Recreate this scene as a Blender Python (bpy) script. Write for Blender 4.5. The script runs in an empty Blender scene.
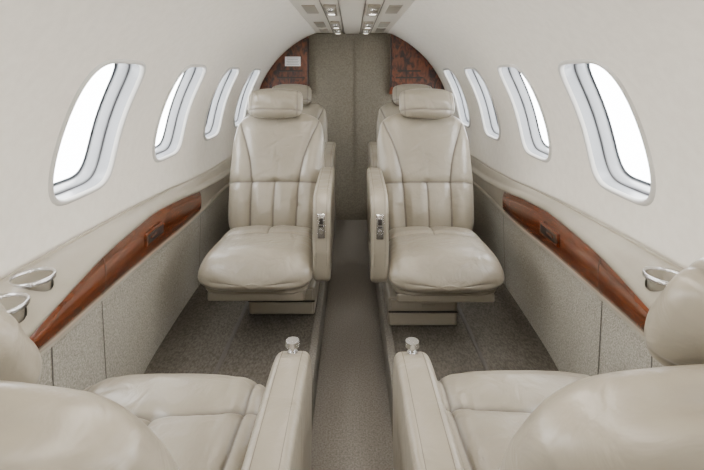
import bpy, bmesh, math
import numpy as np
from mathutils import Vector, Matrix
C = bpy.context.scene.collection
EYE=1.08; RF=0.13; ZC=0.71; R=0.735

# ---------------------------------------------------------------- materials
def newmat(name, col, rough=.5, metal=0, coat=0, spec=.5):
    m=bpy.data.materials.new(name); m.use_nodes=True
    b=m.node_tree.nodes['Principled BSDF']
    b.inputs['Base Color'].default_value=(*col,1)
    b.inputs['Roughness'].default_value=rough
    b.inputs['Metallic'].default_value=metal
    b.inputs['Coat Weight'].default_value=coat
    b.inputs['Specular IOR Level'].default_value=spec
    return m
def noisecol(m, c1, c2, scale, detail=3, stretch=(1,1,1), bump=0, bscale=None, bdist=.002, p=(.35,.65), voro=False, dist=0, seam=False):
    nt=m.node_tree; b=nt.nodes['Principled BSDF']
    tc=nt.nodes.new('ShaderNodeTexCoord'); mp=nt.nodes.new('ShaderNodeMapping')
    mp.inputs['Scale'].default_value=stretch
    nt.links.new(tc.outputs['Object'],mp.inputs['Vector'])
    n=nt.nodes.new('ShaderNodeTexNoise'); n.inputs['Scale'].default_value=scale; n.inputs['Detail'].default_value=detail
    n.inputs['Distortion'].default_value=dist
    nt.links.new(mp.outputs[0],n.inputs['Vector'])
    r=nt.nodes.new('ShaderNodeValToRGB'); r.color_ramp.elements[0].position=p[0]; r.color_ramp.elements[1].position=p[1]
    r.color_ramp.elements[0].color=(*c1,1); r.color_ramp.elements[1].color=(*c2,1)
    nt.links.new(n.outputs['Fac'],r.inputs['Fac'])
    col=r.outputs[0]
    if seam:
        at=nt.nodes.new('ShaderNodeAttribute'); at.attribute_name='seam'
        mxn=nt.nodes.new('ShaderNodeMix'); mxn.data_type='RGBA'
        nt.links.new(at.outputs['Fac'],mxn.inputs[0]); nt.links.new(col,mxn.inputs[6]); mxn.inputs[7].default_value=(.07,.058,.045,1)
        col=mxn.outputs[2]
    nt.links.new(col,b.inputs['Base Color'])
    if bump:
        if voro:
            t=nt.nodes.new('ShaderNodeTexVoronoi'); t.inputs['Scale'].default_value=bscale; o=t.outputs['Distance']
        else:
            t=nt.nodes.new('ShaderNodeTexNoise'); t.inputs['Scale'].default_value=bscale; t.inputs['Detail'].default_value=4; o=t.outputs['Fac']
            if seam: t.inputs['Distortion'].default_value=.8
        nt.links.new(mp.outputs[0],t.inputs['Vector'])
        bp=nt.nodes.new('ShaderNodeBump'); bp.inputs['Strength'].default_value=bump; bp.inputs['Distance'].default_value=bdist
        nt.links.new(o,bp.inputs['Height']); nt.links.new(bp.outputs[0],b.inputs['Normal'])
    return m
leather=noisecol(newmat('leather',(.55,.5,.42),.34,spec=.55),(.222,.196,.152),(.265,.236,.186),6,bump=.5,bscale=16,bdist=.009,seam=True)
leather_d=noisecol(newmat('leather_shell',(.45,.41,.34),.45),(.18,.158,.12),(.205,.18,.14),6,bump=.2,bscale=60,bdist=.002)
wallm=noisecol(newmat('headliner',(.72,.69,.63),.75,spec=.2),(.78,.74,.665),(.82,.78,.705),40,bump=.12,bscale=500,bdist=.001)
panelm=newmat('overhead_panel_plastic',(.58,.545,.475),.5)
ledgem=noisecol(newmat('ledge_vinyl',(.58,.55,.49),.28),(.30,.270,.216),(.34,.308,.25),8,bump=.1,bscale=200,bdist=.001)
plastic=newmat('beige_plastic',(.28,.25,.20),.4)
frame=newmat('window_frame_plastic',(.30,.31,.325),.25)
lipm=newmat('window_lip_plastic',(.55,.54,.51),.35)
gasket=newmat('window_gasket',(.05,.055,.065),.5)
silver=newmat('brushed_silver',(.62,.62,.63),.25,metal=1)
dark=newmat('dark_plastic',(.015,.012,.01),.5)
groove=newmat('panel_groove',(.20,.185,.16),.6)
whitep=newmat('placard_white',(.8,.8,.8),.5)
greyp=newmat('placard_print',(.25,.25,.27),.5)
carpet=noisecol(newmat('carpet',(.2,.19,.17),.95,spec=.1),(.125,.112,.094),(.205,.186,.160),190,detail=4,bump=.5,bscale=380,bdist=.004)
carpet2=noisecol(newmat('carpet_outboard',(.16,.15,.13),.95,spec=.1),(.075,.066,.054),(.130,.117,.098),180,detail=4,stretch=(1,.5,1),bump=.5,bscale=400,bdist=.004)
stepm=noisecol(newmat('carpet_edge_binding',(.2,.19,.17),.9,spec=.1),(.15,.136,.115),(.23,.212,.185),170,detail=4,bump=.6,bscale=340,bdist=.004)
fabric=noisecol(newmat('woven_sidewall_fabric',(.42,.41,.37),.9,spec=.1),(.255,.238,.203),(.42,.398,.345),240,detail=2,bump=.7,bscale=320,bdist=.0025,voro=True)
bulkm=noisecol(newmat('bulkhead_fabric',(.3,.28,.23),.9,spec=.1),(.18,.160,.124),(.235,.212,.168),120,detail=2,bump=.4,bscale=200,bdist=.003)
wood=noisecol(newmat('mahogany_veneer',(.25,.07,.02),.2,coat=.7),(.045,.010,.004),(.185,.047,.015),14,detail=6,stretch=(2.2,.55,2.4),p=(.28,.74),dist=1.2)
woodd=noisecol(newmat('dark_mahogany_veneer',(.25,.07,.02),.3,coat=.3),(.015,.004,.003),(.17,.042,.015),10,detail=8,stretch=(2.2,.7,1.2),p=(.38,.64),dist=1.8)
seamm=newmat('seam_dark',(.08,.07,.06),.8)
glass=bpy.data.materials.new('window_pane'); glass.use_nodes=True
nt=glass.node_tree; nt.nodes.remove(nt.nodes['Principled BSDF'])
tr=nt.nodes.new('ShaderNodeBsdfTransparent'); gl=nt.nodes.new('ShaderNodeBsdfGlossy'); gl.inputs['Roughness'].default_value=.03
mx=nt.nodes.new('ShaderNodeMixShader'); mx.inputs[0].default_value=.05
nt.links.new(tr.outputs[0],mx.inputs[1]); nt.links.new(gl.outputs[0],mx.inputs[2]); nt.links.new(mx.outputs[0],nt.nodes['Material Output'].inputs[0])
lampm=bpy.data.materials.new('lamp_lens'); lampm.use_nodes=True
lampm.node_tree.nodes['Principled BSDF'].inputs['Emission Color'].default_value=(1,.93,.82,1)
lampm.node_tree.nodes['Principled BSDF'].inputs['Emission Strength'].default_value=3

# ---------------------------------------------------------------- helpers
def mkobj(name, verts, faces, mats, parent=None, smooth=True, mi=None):
    me=bpy.data.meshes.new(name); me.from_pydata([tuple(v) for v in verts],[],faces)
    if not isinstance(mats,(list,tuple)): mats=[mats]
    for m in mats: me.materials.append(m)
    if mi is not None:
        me.polygons.foreach_set('material_index',mi)
    if smooth: me.polygons.foreach_set('use_smooth',[True]*len(me.polygons))
    me.update()
    o=bpy.data.objects.new(name,me); C.objects.link(o)
    if parent: o.parent=parent
    return o
def rbox_data(c,s,bev=.005,seg=3,rot=None):
    bm=bmesh.new(); bmesh.ops.create_cube(bm,size=1)
    bmesh.ops.scale(bm,vec=s,verts=bm.verts)
    if bev: bmesh.ops.bevel(bm,geom=bm.edges[:],offset=bev,segments=seg,profile=.5,affect='EDGES')
    if rot: bmesh.ops.rotate(bm,matrix=rot,verts=bm.verts)
    bmesh.ops.translate(bm,vec=c,verts=bm.verts)
    bm.verts.index_update()
    d=([v.co.copy() for v in bm.verts],[[v.index for v in f.verts] for f in bm.faces]); bm.free(); return d
def cyl_data(c,r,h,axis='Z',n=24,r2=None,bev=.0):
    bm=bmesh.new(); bmesh.ops.create_cone(bm,cap_ends=True,segments=n,radius1=r,radius2=r if r2 is None else r2,depth=h)
    if axis=='Y': bmesh.ops.rotate(bm,matrix=Matrix.Rotation(math.pi/2,3,'X'),verts=bm.verts)
    if axis=='X': bmesh.ops.rotate(bm,matrix=Matrix.Rotation(math.pi/2,3,'Y'),verts=bm.verts)
    bmesh.ops.translate(bm,vec=c,verts=bm.verts); bm.verts.index_update()
    d=([v.co.copy() for v in bm.verts],[[v.index for v in f.verts] for f in bm.faces]); bm.free(); return d
def multi(name, parts, mats, parent=None, smooth=True):
    V=[];F=[];M=[]
    for (vs,fs),mi in parts:
        o=len(V); V+=list(vs); F+=[[i+o for i in f] for f in fs]; M+=[mi]*len(fs)
    o=mkobj(name,V,F,mats,parent,smooth,M)
    if smooth:
        o.data.set_sharp_from_angle(angle=math.radians(40))
    return o
def empty(name,loc=(0,0,0),rot=(0,0,0)):
    e=bpy.data.objects.new(name,None); e.location=loc; e.rotation_euler=rot; e.empty_display_size=.1; C.objects.link(e); return e

# ---------------------------------------------------------------- shell
WC=[-.46+.562*i for i in range(7)]
YA,YB=-1.2,3.45
PH0,PHH=.322,.268
WA=.150; WB=PHH*R
BAND=(PH0-.325,PH0+.325)
def P(side,D,ph,dep=0):
    r=R+dep; return Vector((side*r*math.cos(ph),D,ZC+r*math.sin(ph)))
def shell_obj(name,V,F,mat):
    FF=[]
    for f in F:
        a,b,c=[V[i] for i in f[:3]]
        n=(b-a).cross(c-a); m=(a+b+c)/3; inw=Vector((-m.x,0,ZC-m.z))
        FF.append(f if n.dot(inw)>0 else f[::-1])
    o=mkobj(name,V,FF,mat)
    o.data.normals_split_custom_set_from_vertices([tuple(Vector((-v.x,0,ZC-v.z)).normalized()) for v in V])
    return o
def grid(V,F,side,D0,D1,p0,p1,nd,np_):
    o=len(V)
    for i in range(nd+1):
        for j in range(np_+1):
            V.append(P(side,D0+(D1-D0)*i/nd,p0+(p1-p0)*j/np_))
    for i in range(nd):
        for j in range(np_):
            a=o+i*(np_+1)+j; F.append([a,a+1,a+np_+2,a+np_+1])
def sup(c,s,a,b,n=4.6):
    return 1/((abs(c)/a)**n+(abs(s)/b)**n)**(1/n)
wn=0
for side,nm in ((-1,'left'),(1,'right')):
    V=[];F=[]
    PT=1.12
    grid(V,F,side,YA,YB,-.25,BAND[0],6,10)
    grid(V,F,side,YA,YB,BAND[1],PT,6,16)
    HD=.281; HB=(BAND[1]-BAND[0])/2*R
    grid(V,F,side,YA,WC[0]-HD,BAND[0],BAND[1],2,16)
    grid(V,F,side,WC[-1]+HD,YB,BAND[0],BAND[1],2,16)
    for c in WC:
        pts=[]
        for k in range(16): pts.append((-HD+2*HD*k/16,-HB))
        for k in range(16): pts.append((HD,-HB+2*HB*k/16))
        for k in range(16): pts.append((HD-2*HD*k/16,HB))
        for k in range(16): pts.append((-HD,HB-2*HB*k/16))
        o=len(V); NR=8
        for r in range(NR+1):
            t=r/NR
            for (x,y) in pts:
                l=math.hypot(x,y); cc,ss=x/l,y/l; q=sup(cc,ss,WA*.97,WB*.97)
                px=cc*q*(1-t)+x*t; py=ss*q*(1-t)+y*t
                V.append(P(side,c+px,PH0+py/R))
        n=64
        for r in range(NR):
            for k in range(n):
                a=o+r*n+k; b=o+r*n+(k+1)%n; F.append([a,b,b+n,a+n])
    shell_obj('wall_'+nm,V,F,wallm)
    # windows : (inset, depth, material)  0 frame,1 gasket,2 glass,3 lip
    prof=[(.004,0,3),(.002,-.004,3),(0,-.006,3),(-.005,-.0065,3),(-.008,-.003,3),(-.010,.006,3),(-.013,.030,0),(-.015,.034,0),(-.0155,.034,1),(-.0175,.037,1),(-.019,.037,0),(-.022,.040,0),(-.025,.060,0),(-.027,.066,0),(-.028,.066,1),(-.033,.070,1),(-.0335,.070,2)]
    for c in WC:
        wn+=1; V=[];F=[];M=[]; n=96
        for (off,d,m) in prof:
            for k in range(n):
                a=2*math.pi*k/n; cc,ss=math.cos(a),math.sin(a)
                q=sup(cc,ss,WA+off,WB+off)
                V.append(P(side,c+cc*q,PH0+ss*q/R,d))
        for r in range(len(prof)-1):
            for k in range(n):
                a=r*n+k; b=r*n+(k+1)%n; F.append([a,b,b+n,a+n]); M.append(prof[r+1][2] if prof[r+1][2]!=2 else 1)
        V.append(P(side,c,PH0,.070)); ci=len(V)-1; base=(len(prof)-1)*n
        for k in range(n): F.append([base+k,base+(k+1)%n,ci]); M.append(2)
        mkobj('window_%d'%wn,V,F,[frame,gasket,glass,lipm],None,True,M)
# ceiling
V=[];F=[]; grid(V,F,1,YA,YB,1.12,math.pi-1.12,6,20); ceil=shell_obj('ceiling',V,F,wallm)
# overhead service panel
pz=EYE+.310
parts=[(rbox_data((0,1.08,pz+.010),(.53,4.5,.020),.006),0),
       (rbox_data((0,1.08,pz-.002),(.105,4.48,.010),.004),0),
       (rbox_data((-.135,1.08,pz-.001),(.005,4.48,.004),0),5),(rbox_data((.135,1.08,pz-.001),(.005,4.48,.004),0),5),
       (rbox_data((-.058,1.08,pz-.001),(.004,4.48,.004),0),5),(rbox_data((.058,1.08,pz-.001),(.004,4.48,.004),0),5)]
for y in (-.6,.5,1.5,2.12,2.75,3.12):
    for sx in (-1,1):
        parts.append((rbox_data((sx*.098,y,pz-.006),(.058,.30,.016),.007),1))
        parts.append((cyl_data((sx*.098,y-.09,pz-.016),.016,.010,n=20,r2=.018),3))
        parts.append((cyl_data((sx*.098,y-.09,pz-.0215),.010,.003,n=20),2))
        parts.append((cyl_data((sx*.098,y+.05,pz-.0155),.022,.006,n=24),3))
        parts.append((cyl_data((sx*.098,y+.05,pz-.019),.016,.002,n=24),4))
        parts.append((rbox_data((sx*.195,y,pz-.001),(.06,.26,.006),.003),1))
multi('overhead_service_panel',parts,[panelm,plastic,dark,silver,lampm,groove])
# end walls
mkobj('wall_front',[(-1,YA,-.05),(1,YA,-.05),(1,YA,1.6),(-1,YA,1.6)],[[0,1,2,3]],wallm,smooth=False)
YBK=3.36
parts=[(rbox_data((0,YBK+.05,.75),(1.7,.04,1.6),0),0)]
bulk=multi('wall_back',parts,[bulkm],smooth=False)
multi('aft_lavatory_door',[(rbox_data((-.02,YBK+.01,.69),(.64,.03,1.40),.008),0),(rbox_data((.02,YBK-.006,.69),(.004,.01,1.38),0),1)],[bulkm,bulkm])
def wood_partition(side):
    pts=[]; x0=.285 if side>0 else .32
    for k in range(20):
        ph=.36+(1.12-.36)*k/19
        x=R*.995*math.cos(ph)
        if x<x0: break
        pts.append((x,ZC+R*.995*math.sin(ph)))
    pts.append((x0,ZC+math.sqrt((R*.995)**2-x0*x0)))
    pts.append((x0,EYE-.03)); pts.append((x0-.01,EYE-.14)); pts.append((.66,EYE-.14))
    n=len(pts); V=[(side*x,YBK-.05,z) for x,z in pts]+[(side*x,YBK-.005,z) for x,z in pts]
    F=[list(range(n)),list(range(n,2*n))]+[[i,(i+1)%n,(i+1)%n+n,i+n] for i in range(n)]
    o=mkobj('wood_partition'+('' if side<0 else '.001'),V,F,woodd,smooth=False)
    cx=side*(.42 if side>0 else .45)
    ps=[(rbox_data((cx,YBK-.052,EYE+.030),(.17,.006,.010),.002),0),(rbox_data((cx,YBK-.052,EYE-.02),(.20,.006,.010),.002),0)]
    ps.append((rbox_data((side*(x0+.004),YBK-.052,EYE+.09),(.010,.006,.36),.002),0))
    multi('slot',ps,[dark],o)
wood_partition(-1); wood_partition(1)
parts=[(rbox_data((-.435,YBK-.056,EYE+.10),(.115,.004,.07),.001),0)]
for i in range(5): parts.append((rbox_data((-.435,YBK-.0585,EYE+.125-.012*i),(.09-.012*(i%2),.001,.003),0),1))
multi('placard',parts,[whitep,greyp],smooth=False)

# ---------------------------------------------------------------- floor
AX=.127
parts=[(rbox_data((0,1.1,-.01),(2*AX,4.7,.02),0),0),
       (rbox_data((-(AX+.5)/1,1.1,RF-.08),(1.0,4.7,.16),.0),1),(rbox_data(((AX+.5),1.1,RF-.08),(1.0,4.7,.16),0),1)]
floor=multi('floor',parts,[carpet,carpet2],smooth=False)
parts=[]
for sx in (-1,1):
    parts.append((rbox_data((sx*(AX+.008),1.1,RF/2+.002),(.028,4.6,RF+.006),.006),0))
multi('step_edge',parts,[stepm],floor)
for sx in (-1,1):
    multi('seat_track',[(rbox_data((sx*.435,1.1,RF+.0005),(.014,4.6,.003),.001),0),(rbox_data((sx*.435,1.1,RF+.0010),(.007,4.6,.0035),0),0)],[seamm],floor)

# ---------------------------------------------------------------- side ledges
St=np.array([-1.2,.5,.80,.877,1.16,1.51,1.80,1.967,2.3,3.45])
XI=np.array([.56,.575,.592,.602,.640,.662,.666,.664,.668,.67])
HI=np.array([.50,.50,.480,.473,.457,.452,.478,.501,.53,.54])
HB_=np.array([.53,.53,.526,.546,.577,.599,.612,.610,.60,.60])
HO=np.array([.415,.415,.415,.415,.42,.43,.445,.46,.475,.485])
XBT=np.array([.59,.59,.60,.60,.630,.672,.685,.69,.69,.69])
def sm(D,arr):
    acc=0;w=0
    for k in range(-4,5):
        g=math.exp(-(k/2.2)**2); acc+=g*np.interp(D+k*.035,St,arr); w+=g
    return acc/w
Ds=list(np.arange(-1.18,3.33,.04))
def sweep(name,Ds,fn,side,mat,parent=None,caps=True,closed=False):
    V=[];F=[];n=None
    for D in Ds:
        pr=fn(D); n=len(pr)
        for x,h,*r in pr: V.append((side*x,D,EYE-h))
    for i in range(len(Ds)-1):
        for k in range(n if closed else n-1):
            a=i*n+k; b=i*n+(k+1)%n; F.append([a,b,b+n,a+n])
    if caps:
        F.append(list(range(n))); F.append(list(range((len(Ds)-1)*n,len(Ds)*n)))
    o=mkobj(name,V,F,mat,parent)
    if closed:
        bm=bmesh.new(); bm.from_mesh(o.data); bmesh.ops.recalc_face_normals(bm,faces=bm.faces); bm.to_mesh(o.data); bm.free()
    o.data.set_sharp_from_angle(angle=math.radians(50)); return o
TL=(.04,.12,.25,.4,.55,.7,.82,.92)
def ltop(t,ho,hi): return ho+.004+(hi-.012-ho-.004)*(t**2.2)
def ledge(D):
    xi,hi,hb,ho=sm(D,XI),sm(D,HI),sm(D,HB_),sm(D,HO)
    hb=max(hb,hi+.03)
    p=[(.78,ho+.03),(.728,ho+.03),(.722,ho+.022),(.720,ho+.006),(.715,ho),(.708,ho)]
    for t in TL:
        p.append((.708+(xi+.016-.708)*t, ltop(t,ho,hi)))
    p+=[(xi+.014,hi-.011),(xi+.006,hi-.007),(xi+.001,hi),(xi-.001,hi+.006),(xi+.002,hi+.011),(xi+.012,hi+.013),(xi+.013,hb-.006),(xi+.003,hb-.003),(xi+.002,hb+.003),(xi+.008,hb+.008),(xi+.02,hb+.01),(.78,hb+.012)]
    return p
W0,W1=.76,2.0
def woodp(D):
    xi,hi,hb=sm(D,XI),sm(D,HI),sm(D,HB_)
    hb=max(hb,hi+.03)
    a,b=hi+.0125,hb-.004
    p=[]
    for k in range(9):
        t=k/8; p.append((xi+.010-.009*math.sin(math.pi*t)**.6, a+(b-a)*t))
    return p
def lower(D):
    xi,hb=sm(D,XI)+.014,sm(D,HB_); xb=sm(D,XBT)
    return [(xi+(xb-xi)*t,hb-.02+(EYE-RF+.004-hb+.02)*t) for t in np.linspace(0,1,12)]
CUPS=[(-1,.672,.945),(-1,.655,.842),(1,.667,.955)]
def cupz(x,D):
    ho,hi,xi=sm(D,HO),sm(D,HI),sm(D,XI)
    t=(.708-x)/(.708-xi-.016); return EYE-ltop(max(t,0),ho,hi)
tn=0
for side,sf in ((-1,''),(1,'.001')):
    lo=sweep('side_ledge'+sf,Ds,ledge,side,ledgem,closed=True)
    for (sd,x,D) in CUPS:
        if sd!=side: continue
        v,f=cyl_data((side*x,D,cupz(x,D)),.0385,.07,n=48)
        cut=mkobj('cutter',v,f,ledgem,smooth=False)
        md=lo.modifiers.new('cut','BOOLEAN'); md.object=cut; md.operation='DIFFERENCE'; md.solver='EXACT'
        bpy.context.view_layer.update()
        dg=bpy.context.evaluated_depsgraph_get()
        nm_=bpy.data.meshes.new_from_object(lo.evaluated_get(dg)); lo.modifiers.clear(); lo.data=nm_
        bpy.data.objects.remove(cut)
    sweep('wood_ledge_trim'+sf,list(np.arange(W0,W1+.001,.03)),woodp,side,wood)
    sweep('wall_%s_lower'%('left' if side<0 else 'right'),Ds,lower,side,fabric,caps=False)
    for i,D in enumerate((.93,1.17,2.02)):
        pr=lower(D); V=[];F=[]
        for x,h in pr:
            V+=[(side*(x-.0015),D-.002,EYE-h),(side*(x-.0015),D+.002,EYE-h)]
        for k in range(len(pr)-1): F.append([2*k,2*k+1,2*k+3,2*k+2])
        tn+=1; mkobj('trim_%d'%tn,V,F,seamm,smooth=False)
    D=1.17; pr=woodp(D); V=[];F=[]
    for x,h in pr: V+=[(side*(x-.001),D-.0015,EYE-h),(side*(x-.001),D+.0015,EYE-h)]
    for k in range(len(pr)-1): F.append([2*k,2*k+1,2*k+3,2*k+2])
    tn+=1; mkobj('trim_%d'%tn,V,F,seamm,smooth=False)
    # recessed paddle latch: wood bezel, dark well, wooden pull
    D=1.50; x=sm(D,XI)-.003; h=(sm(D,HI)+sm(D,HB_))/2+.002
    multi('wood_door_latch'+sf,[(rbox_data((side*x,D,EYE-h),(.010,.135,.044),.004),0),(rbox_data((side*(x-.0045),D,EYE-h),(.004,.112,.028),.001),1),(rbox_data((side*(x-.007),D-.022,EYE-h+.003),(.006,.045,.009),.002),0)],[wood,dark])
def cup(name,x,D,side):
    z=cupz(x,D)+.003
    n=48; pr=[(.0435,-.006),(.0435,.000),(.042,.0025),(.0395,.003),(.037,.001),(.036,-.003),(.036,-.010),(.0345,-.012),(.034,-.033),(.031,-.034),(.0005,-.034)]
    V=[];F=[];M=[]
    for r,dz in pr:
        for k in range(n):
            a=2*math.pi*k/n; V.append((side*x+r*math.cos(a),D+r*math.sin(a),z+dz))
    for i in range(len(pr)-1):
        for k in range(n):
            F.append([i*n+k,i*n+(k+1)%n,(i+1)*n+(k+1)%n,(i+1)*n+k]); M.append(0 if i<5 else 1)
    mkobj(name,V,F,[silver,ledgem],None,True,M)
for i,(sd,x,D) in enumerate(CUPS): cup('cup_holder'+('.%03d'%i if i else ''),x,D,sd)

# ---------------------------------------------------------------- seats
def polydist(X,Y,pl):
    d=np.full(X.shape,1e9)
    for (x0,y0),(x1,y1) in zip(pl[:-1],pl[1:]):
        dx,dy=x1-x0,y1-y0; L2=dx*dx+dy*dy
        t=np.clip(((X-x0)*dx+(Y-y0)*dy)/L2,0,1)
        d=np.minimum(d,np.hypot(X-x0-t*dx,Y-y0-t*dy))
    return d
def smooth(pl,n=3):
    for _ in range(n):
        q=[pl[0]]
        for a,b in zip(pl[:-1],pl[1:]):
            q+=[(a[0]*.75+b[0]*.25,a[1]*.75+b[1]*.25),(a[0]*.25+b[0]*.75,a[1]*.25+b[1]*.75)]
        q.append(pl[-1]); pl=q
    return pl
def wrinkle(X,Y,n=26,amp=.0016,seed=1,ymax=.55):
    r=np.random.default_rng(seed); W=np.zeros_like(X)
    for i in range(n):
        x=r.uniform(-.18,.18); y=r.uniform(0,ymax); a=r.uniform(-.6,.6)+(math.pi/2 if r.random()<.3 else 0); l=r.uniform(.02,.06)
        u=(X-x)*math.cos(a)+(Y-y)*math.sin(a); v=-(X-x)*math.sin(a)+(Y-y)*math.cos(a)
        W-=amp*r.uniform(.5,1.3)*np.exp(-(u/l)**2-(v/.006)**2)
        W+=amp*.8*np.exp(-(u/l)**2-((v-.012)/.009)**2)
    return W
def pad_mesh(name,W,L,T,wf,seams,bulge,nu=151,nv=161,k=7,p=5,q=.5,gd=.0045,gw=.0035,pd=.006,pw=.018,mat=None,mod=None,sc=.8,back_seams=[]):
    a=np.linspace(-1,1,nu); s=.55*np.sin(np.pi/2*a)+.45*a
    b=np.linspace(-1,1,nv); t=.55*np.sin(np.pi/2*b)+.45*b
    S,Tt=np.meshgrid(s,t)
    tf=np.clip(1-np.abs(Tt)**k,0,1)**(1/k)
    hw=np.vectorize(wf)((Tt+1)/2)*W/2
    X=S*hw*(tf*.12+.88*np.clip(1-np.abs(Tt)**(k*2.2),0,1)**(1/(k*.55)))
    Y=(Tt*(1-.06*np.abs(S)**4*np.abs(Tt)**3)+1)/2*L
    e=(np.clip(1-np.abs(S)**p,0,1)**q)*(np.clip(1-np.abs(Tt)**p,0,1)**q)
    Zf=e*T/2
    g=np.zeros_like(X); sa=np.zeros_like(X); sb=np.zeros_like(X); gb=np.zeros_like(X)
    for pl in seams:
        d=polydist(X,Y,pl); g+=gd*np.exp(-(d/gw)**2)+pd*np.exp(-(d/pw)**2); sa=np.maximum(sa,sc*np.exp(-(d/.0032)**2))
    for pl in back_seams:
        d=polydist(X,Y,pl); gb+=.003*np.exp(-(d/gw)**2)+.003*np.exp(-(d/.012)**2); sb=np.maximum(sb,sc*np.exp(-(d/.0032)**2))
    Zf=Zf+bulge(X,Y)*np.clip(e,0,1)-g*np.clip(e*1.3,0,1)
    Zb=-e*T/2*.9+gb*np.clip(e,0,1)
    if mod: X,Y,Zf,Zb=mod(X,Y,Zf,Zb)
    V=np.concatenate([np.stack([X,Y,Zf],-1).reshape(-1,3),np.stack([X,Y,Zb],-1).reshape(-1,3)])
    N=nu*nv; F=[]
    for j in range(nv-1):
        for i in range(nu-1):
            q0=j*nu+i
            F.append([q0,q0+1,q0+nu+1,q0+nu]); F.append([N+q0,N+q0+nu,N+q0+nu+1,N+q0+1])
    me=bpy.data.meshes.new(name); me.from_pydata(V.tolist(),[],F)
    at=me.attributes.new('seam','FLOAT','POINT'); at.data.foreach_set('value',np.concatenate([sa.ravel(),sb.ravel()]).astype(np.float32))
    bm=bmesh.new(); bm.from_mesh(me); bmesh.ops.remove_doubles(bm,verts=bm.verts,dist=.0002); bm.to_mesh(me); bm.free()
    me.polygons.foreach_set('use_smooth',[True]*len(me.polygons)); me.materials.append(mat or leather); me.update()
    return me
BL=.565
sR=smooth([(.092,0),(.098,.14),(.10,.24),(.112,.33),(.145,.43),(.175,.50),(.19,.56)])
sL=[(-x,y) for x,y in sR]
def bulge_back(X,Y):
    sx=np.interp(Y,[p[1] for p in sR],[p[0] for p in sR])
    d=np.abs(X)-sx
    return .026*np.clip(d/.05,0,1)**.7*np.clip(1.25-Y/BL,0,1)+.012*np.exp(-((Y-.13)/.08)**2)*(d<0)*np.clip(-d/.03,0,1)+wrinkle(X,Y,30,.0010,4,.5)
def wf_back(t): return np.interp(t,[0,.15,.45,.75,.9,1],[.90,.95,1.0,.985,.92,.84])
bs=[smooth([(.165,0),(.168,.3),(.160,.46),(.12,.515),(0,.525),(-.12,.515),(-.160,.46),(-.168,.3),(-.165,0)])]
cross=[[(-.2,.235),(-.1,.24),(.1,.24),(.2,.235)],[(0,0),(0,.24)]]
me_backF=pad_mesh('seat_back',.415,BL,.115,wf_back,[sR,sL]+cross,bulge_back,back_seams=bs)
# near pair: piping runs round the shoulders between front panel and back shell
nR=smooth([(.150,0),(.160,.24),(.165,.36),(.162,.46),(.14,.515),(.08,.535),(0,.538)]); nL=[(-x,y) for x,y in nR]
def bulge_n(X,Y): return .010*np.clip((np.abs(X)-.11)/.05,0,1)*np.clip(1.2-Y/BL,0,1)+wrinkle(X,Y,20,.0008,5,.4)
me_backN=pad_mesh('seat_back',.44,BL,.125,lambda t:np.interp(t,[0,.15,.45,.75,.9,1],[.90,.95,1.0,1.0,.96,.88]),[nR,nL]+cross,bulge_n,k=6,p=3.8,gd=.003,pd=.003,pw=.010,sc=.75,back_seams=bs)
CL=.43
tr_=smooth([(-.2,.13),(-.12,.165),(0,.175),(.12,.165),(.2,.13)])
def mk_bulge(seed,amp):
    def f(X,Y): return .014*np.clip((np.abs(X)-.12)/.06,0,1)+.010*np.cos(X*8)*np.exp(-((Y-.08)/.08)**2)+wrinkle(X,Y,30,amp,seed,.42)
    return f
def mod_cu(X,Y,Zf,Zb):
    drop=np.clip((.10-Y)/.10,0,1)**2*.026
    return X,Y,Zf-drop,Zb-.3*drop
wcu=lambda t:np.interp(t,[0,.3,1],[1.0,1.0,.94])
side_s=[smooth([(.165,.02),(.16,.2),(.15,CL)]),smooth([(-.165,.02),(-.16,.2),(-.15,CL)])]
me_cushN=pad_mesh('seat_cushion',.395,CL,.130,wcu,[tr_,[(0,.175),(0,CL)]]+side_s,mk_bulge(9,.0011),k=6,p=4.5,mod=mod_cu)
tr2=smooth([(-.2,.25),(-.1,.27),(0,.275),(.1,.27),(.2,.25)])
me_cushF=pad_mesh('seat_cushion',.395,CL,.138,wcu,[tr2,[(0,.275),(0,CL)]],mk_bulge(21,.0010),k=6,p=4.2,mod=mod_cu,gd=.003,pd=.004,sc=.6)
def bulge_h(X,Y): return .004*np.sin(Y*90+X*25)*np.exp(-((Y-.06)/.05)**2)+wrinkle(X,Y,20,.0014,12,.12)
hs=[[(-.12,.035),(.12,.035)],smooth([(-.098,0),(-.103,.07),(-.098,.14)]),smooth([(.098,0),(.103,.07),(.098,.14)])]
me_head=pad_mesh('headrest',.245,.140,.095,lambda t:np.interp(t,[0,.3,.7,1],[.90,1,1,.93]),hs,bulge_h,nu=101,nv=81,k=4,p=2.6,q=.55,gd=.002,pd=.003,pw=.01,sc=.5,back_seams=hs[:1])
me_pan=pad_mesh('seat_pan',.365,.40,.060,lambda t:1.0,[],lambda X,Y:0*X,nu=41,nv=41,k=8,p=12,mat=leather_d)

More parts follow.
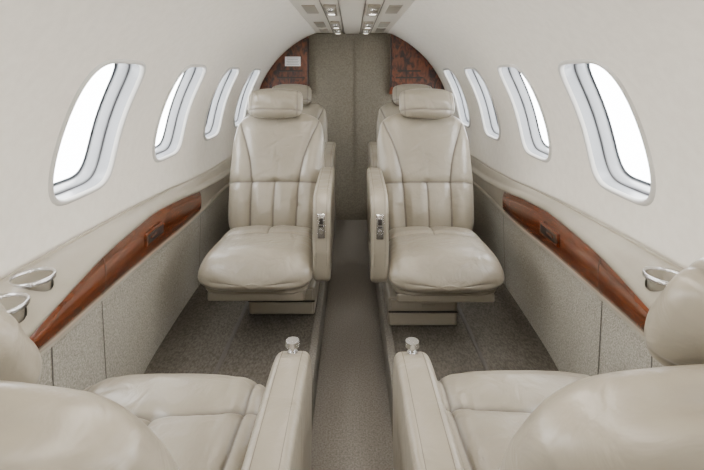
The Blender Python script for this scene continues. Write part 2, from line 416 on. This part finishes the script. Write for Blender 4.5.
def arm_mesh(name,pts,w,bev=.013):
    bm=bmesh.new(); vs=[bm.verts.new((-w/2,y,z)) for y,z in pts]; f=bm.faces.new(vs)
    r=bmesh.ops.extrude_face_region(bm,geom=[f]); bmesh.ops.translate(bm,vec=(w,0,0),verts=[v for v in r['geom'] if isinstance(v,bmesh.types.BMVert)])
    bmesh.ops.recalc_face_normals(bm,faces=bm.faces)
    ed=[e for e in bm.edges if len(e.link_faces)==2 and any(len(q.verts)>6 for q in e.link_faces)]
    bmesh.ops.bevel(bm,geom=ed,offset=bev,segments=5,profile=.5,affect='EDGES')
    me=bpy.data.meshes.new(name); bm.to_mesh(me); bm.free()
    me.polygons.foreach_set('use_smooth',[True]*len(me.polygons)); me.materials.append(leather); me.set_sharp_from_angle(angle=math.radians(60)); return me
apts=smooth([(.037,.36),(.035,.44),(.040,.50),(.060,.535),(.11,.553),(.30,.562),(.44,.565),(.475,.54),(.47,.42),(.43,.34),(.30,.30),(.14,.245),(.075,.235),(.050,.27),(.037,.36)],2)[:-1]
me_arm=arm_mesh('armrest',apts,.060)
V=[];F=[]
top=[p for p in apts if p[1]>.30 and (p[0]<.06 or p[1]>.5)]
cy,cz=.25,.42
for sx in (-.0172,.0172):
    o=len(V)
    for i,(y,z) in enumerate(top):
        y0,z0=top[max(i-1,0)]; y1,z1=top[min(i+1,len(top)-1)]
        ny,nz=-(z1-z0),(y1-y0); l=math.hypot(ny,nz) or 1; ny/=l; nz/=l
        if ny*(y-cy)+nz*(z-cz)<0: ny,nz=-ny,-nz
        V+=[(sx-.0005,y+ny*.0005,z+nz*.0005),(sx+.0005,y+ny*.0005,z+nz*.0005)]
    for i in range(len(top)-1):
        if abs(top[i][0]-top[i+1][0])+abs(top[i][1]-top[i+1][1])<.3: F.append([o+2*i,o+2*i+1,o+2*i+3,o+2*i+2])
stm=newmat('stitch_thread',(.13,.112,.088),.8)
me_st=bpy.data.meshes.new('arm_stitching'); me_st.from_pydata(V,[],F); me_st.materials.append(stm)

def place(me,name,parent,origin,u,v,n):
    o=bpy.data.objects.new(name,me); C.objects.link(o); o.parent=parent
    M=Matrix.Identity(4)
    for i,vec in enumerate((u,v,n)): M.col[i][:3]=vec
    M.translation=Vector(origin); o.matrix_local=M; return o
def seat(x,y,facing,rec,side,arm_off=.225,arm_dy=0,arm_dz=0,knob=False,ped=.05,headx=.015,pedy=.04,headup=0):
    e=empty('airplane_seat',(x,y,RF),(0,0,math.pi*facing))
    inb=(-side) if facing==0 else side
    place(me_cushN if facing else me_cushF,'seat_cushion',e,(0,0,.275),(1,0,0),(0,1,0),(0,0,1))
    place(me_pan,'seat_pan',e,(0,.045,.225),(1,0,0),(0,1,0),(0,0,1))
    r=math.radians(rec); v=Vector((0,math.sin(r),math.cos(r))); n=Vector((0,-math.cos(r),math.sin(r)))
    base=Vector((0,.365,.27))
    place(me_backN if facing else me_backF,'seat_back',e,base-n*.055,(1,0,0),v,n)
    place(me_head,'headrest',e,base+v*(BL-.055+headup)+n*.020+Vector((-inb*headx,0,0)),(1,0,0),v,n)
    place(me_arm,'armrest',e,(inb*arm_off,arm_dy,arm_dz),(1,0,0),(0,1,0),(0,0,1))
    place(me_st,'arm_stitching',e,(inb*arm_off,arm_dy,arm_dz),(1,0,0),(0,1,0),(0,0,1))
    ax=inb*arm_off; yy=arm_dy; zz=arm_dz
    multi('arm_control',[(rbox_data((ax,yy+.036,.445+zz),(.026,.010,.084),.004),0),
        (rbox_data((ax,yy+.030,.462+zz),(.013,.006,.020),.002),1),(cyl_data((ax,yy+.030,.428+zz),.007,.008,'Y',16),0),
        (rbox_data((ax,yy+.029,.445+zz),(.014,.004,.004),.001),1)],[silver,dark],e)
    if knob:
        multi('recline_knob',[(cyl_data((ax,yy+.085,.545+zz),.0045,.03,'Z',20),0),(cyl_data((ax,yy+.085,.543+zz),.009,.006,'Z',20),0),(cyl_data((ax,yy+.085,.561+zz),.0125,.008,'Z',28,r2=.0115),0)],[silver],e)
    px=inb*ped; P_=pedy
    multi('pedestal',[(rbox_data((px,.34+P_,.055),(.262,.30,.11),.010),0),
        (rbox_data((px,.188+P_,.083),(.245,.010,.040),.004),0),
        (rbox_data((px,.188+P_,.030),(.245,.010,.045),.004),0),
        (rbox_data((px+.02,.182+P_,.083),(.05,.006,.012),.003),0),
        (rbox_data((px,.187+P_,.057),(.262,.008,.003),0),1),
        (rbox_data((px,.33+P_,.14),(.20,.24,.07),.008),1),
        (rbox_data((0,.24,.195),(.33,.36,.03),.006),2)],[plastic,dark,leather_d],e)
    return e
seat(-.328,1.47,0,20,-1,pedy=.12); seat(.318,1.46,0,20,1,pedy=.05)
seat(-.352,2.19,0,18,-1,arm_off=.228); seat(.352,2.19,0,18,1,arm_off=.228)
seat(-.362,.985,1,30,-1,arm_off=.259,arm_dy=.12,arm_dz=-.075,knob=True,headx=.045,headup=-.095)
seat(.348,.995,1,29.5,1,arm_off=.245,arm_dy=.14,arm_dz=-.070,knob=True,headx=.038,headup=-.055)

# ---------------------------------------------------------------- lights
w=bpy.data.worlds.new('sky'); bpy.context.scene.world=w; w.use_nodes=True
bg=w.node_tree.nodes['Background']; bg.inputs[0].default_value=(.97,.985,1,1); bg.inputs[1].default_value=17
def area(name,loc,sx,sy,pw,rot=(0,0,0),col=(1,.93,.84)):
    l=bpy.data.lights.new(name,'AREA'); l.shape='RECTANGLE'; l.size=sx; l.size_y=sy; l.energy=pw; l.color=col
    o=bpy.data.objects.new(name,l); o.location=loc; o.rotation_euler=rot; C.objects.link(o); return o
area('cabin_ceiling_light',(0,.5,pz-.03),.10,2.6,16)
area('forward_fill_light',(0,-1.0,1.0),.8,.6,3,rot=(math.radians(80),0,0))  # added fill lamp behind the camera, aimed aft; not a cabin fitting
# ---------------------------------------------------------------- camera
cd=bpy.data.cameras.new('camera'); cd.sensor_width=36; cd.lens=450/704*36; cd.shift_y=-160/704; cd.clip_start=.02
co=bpy.data.objects.new('camera',cd); co.location=(0,0,EYE); co.rotation_euler=(math.pi/2,0,0); C.objects.link(co)
bpy.context.scene.camera=co
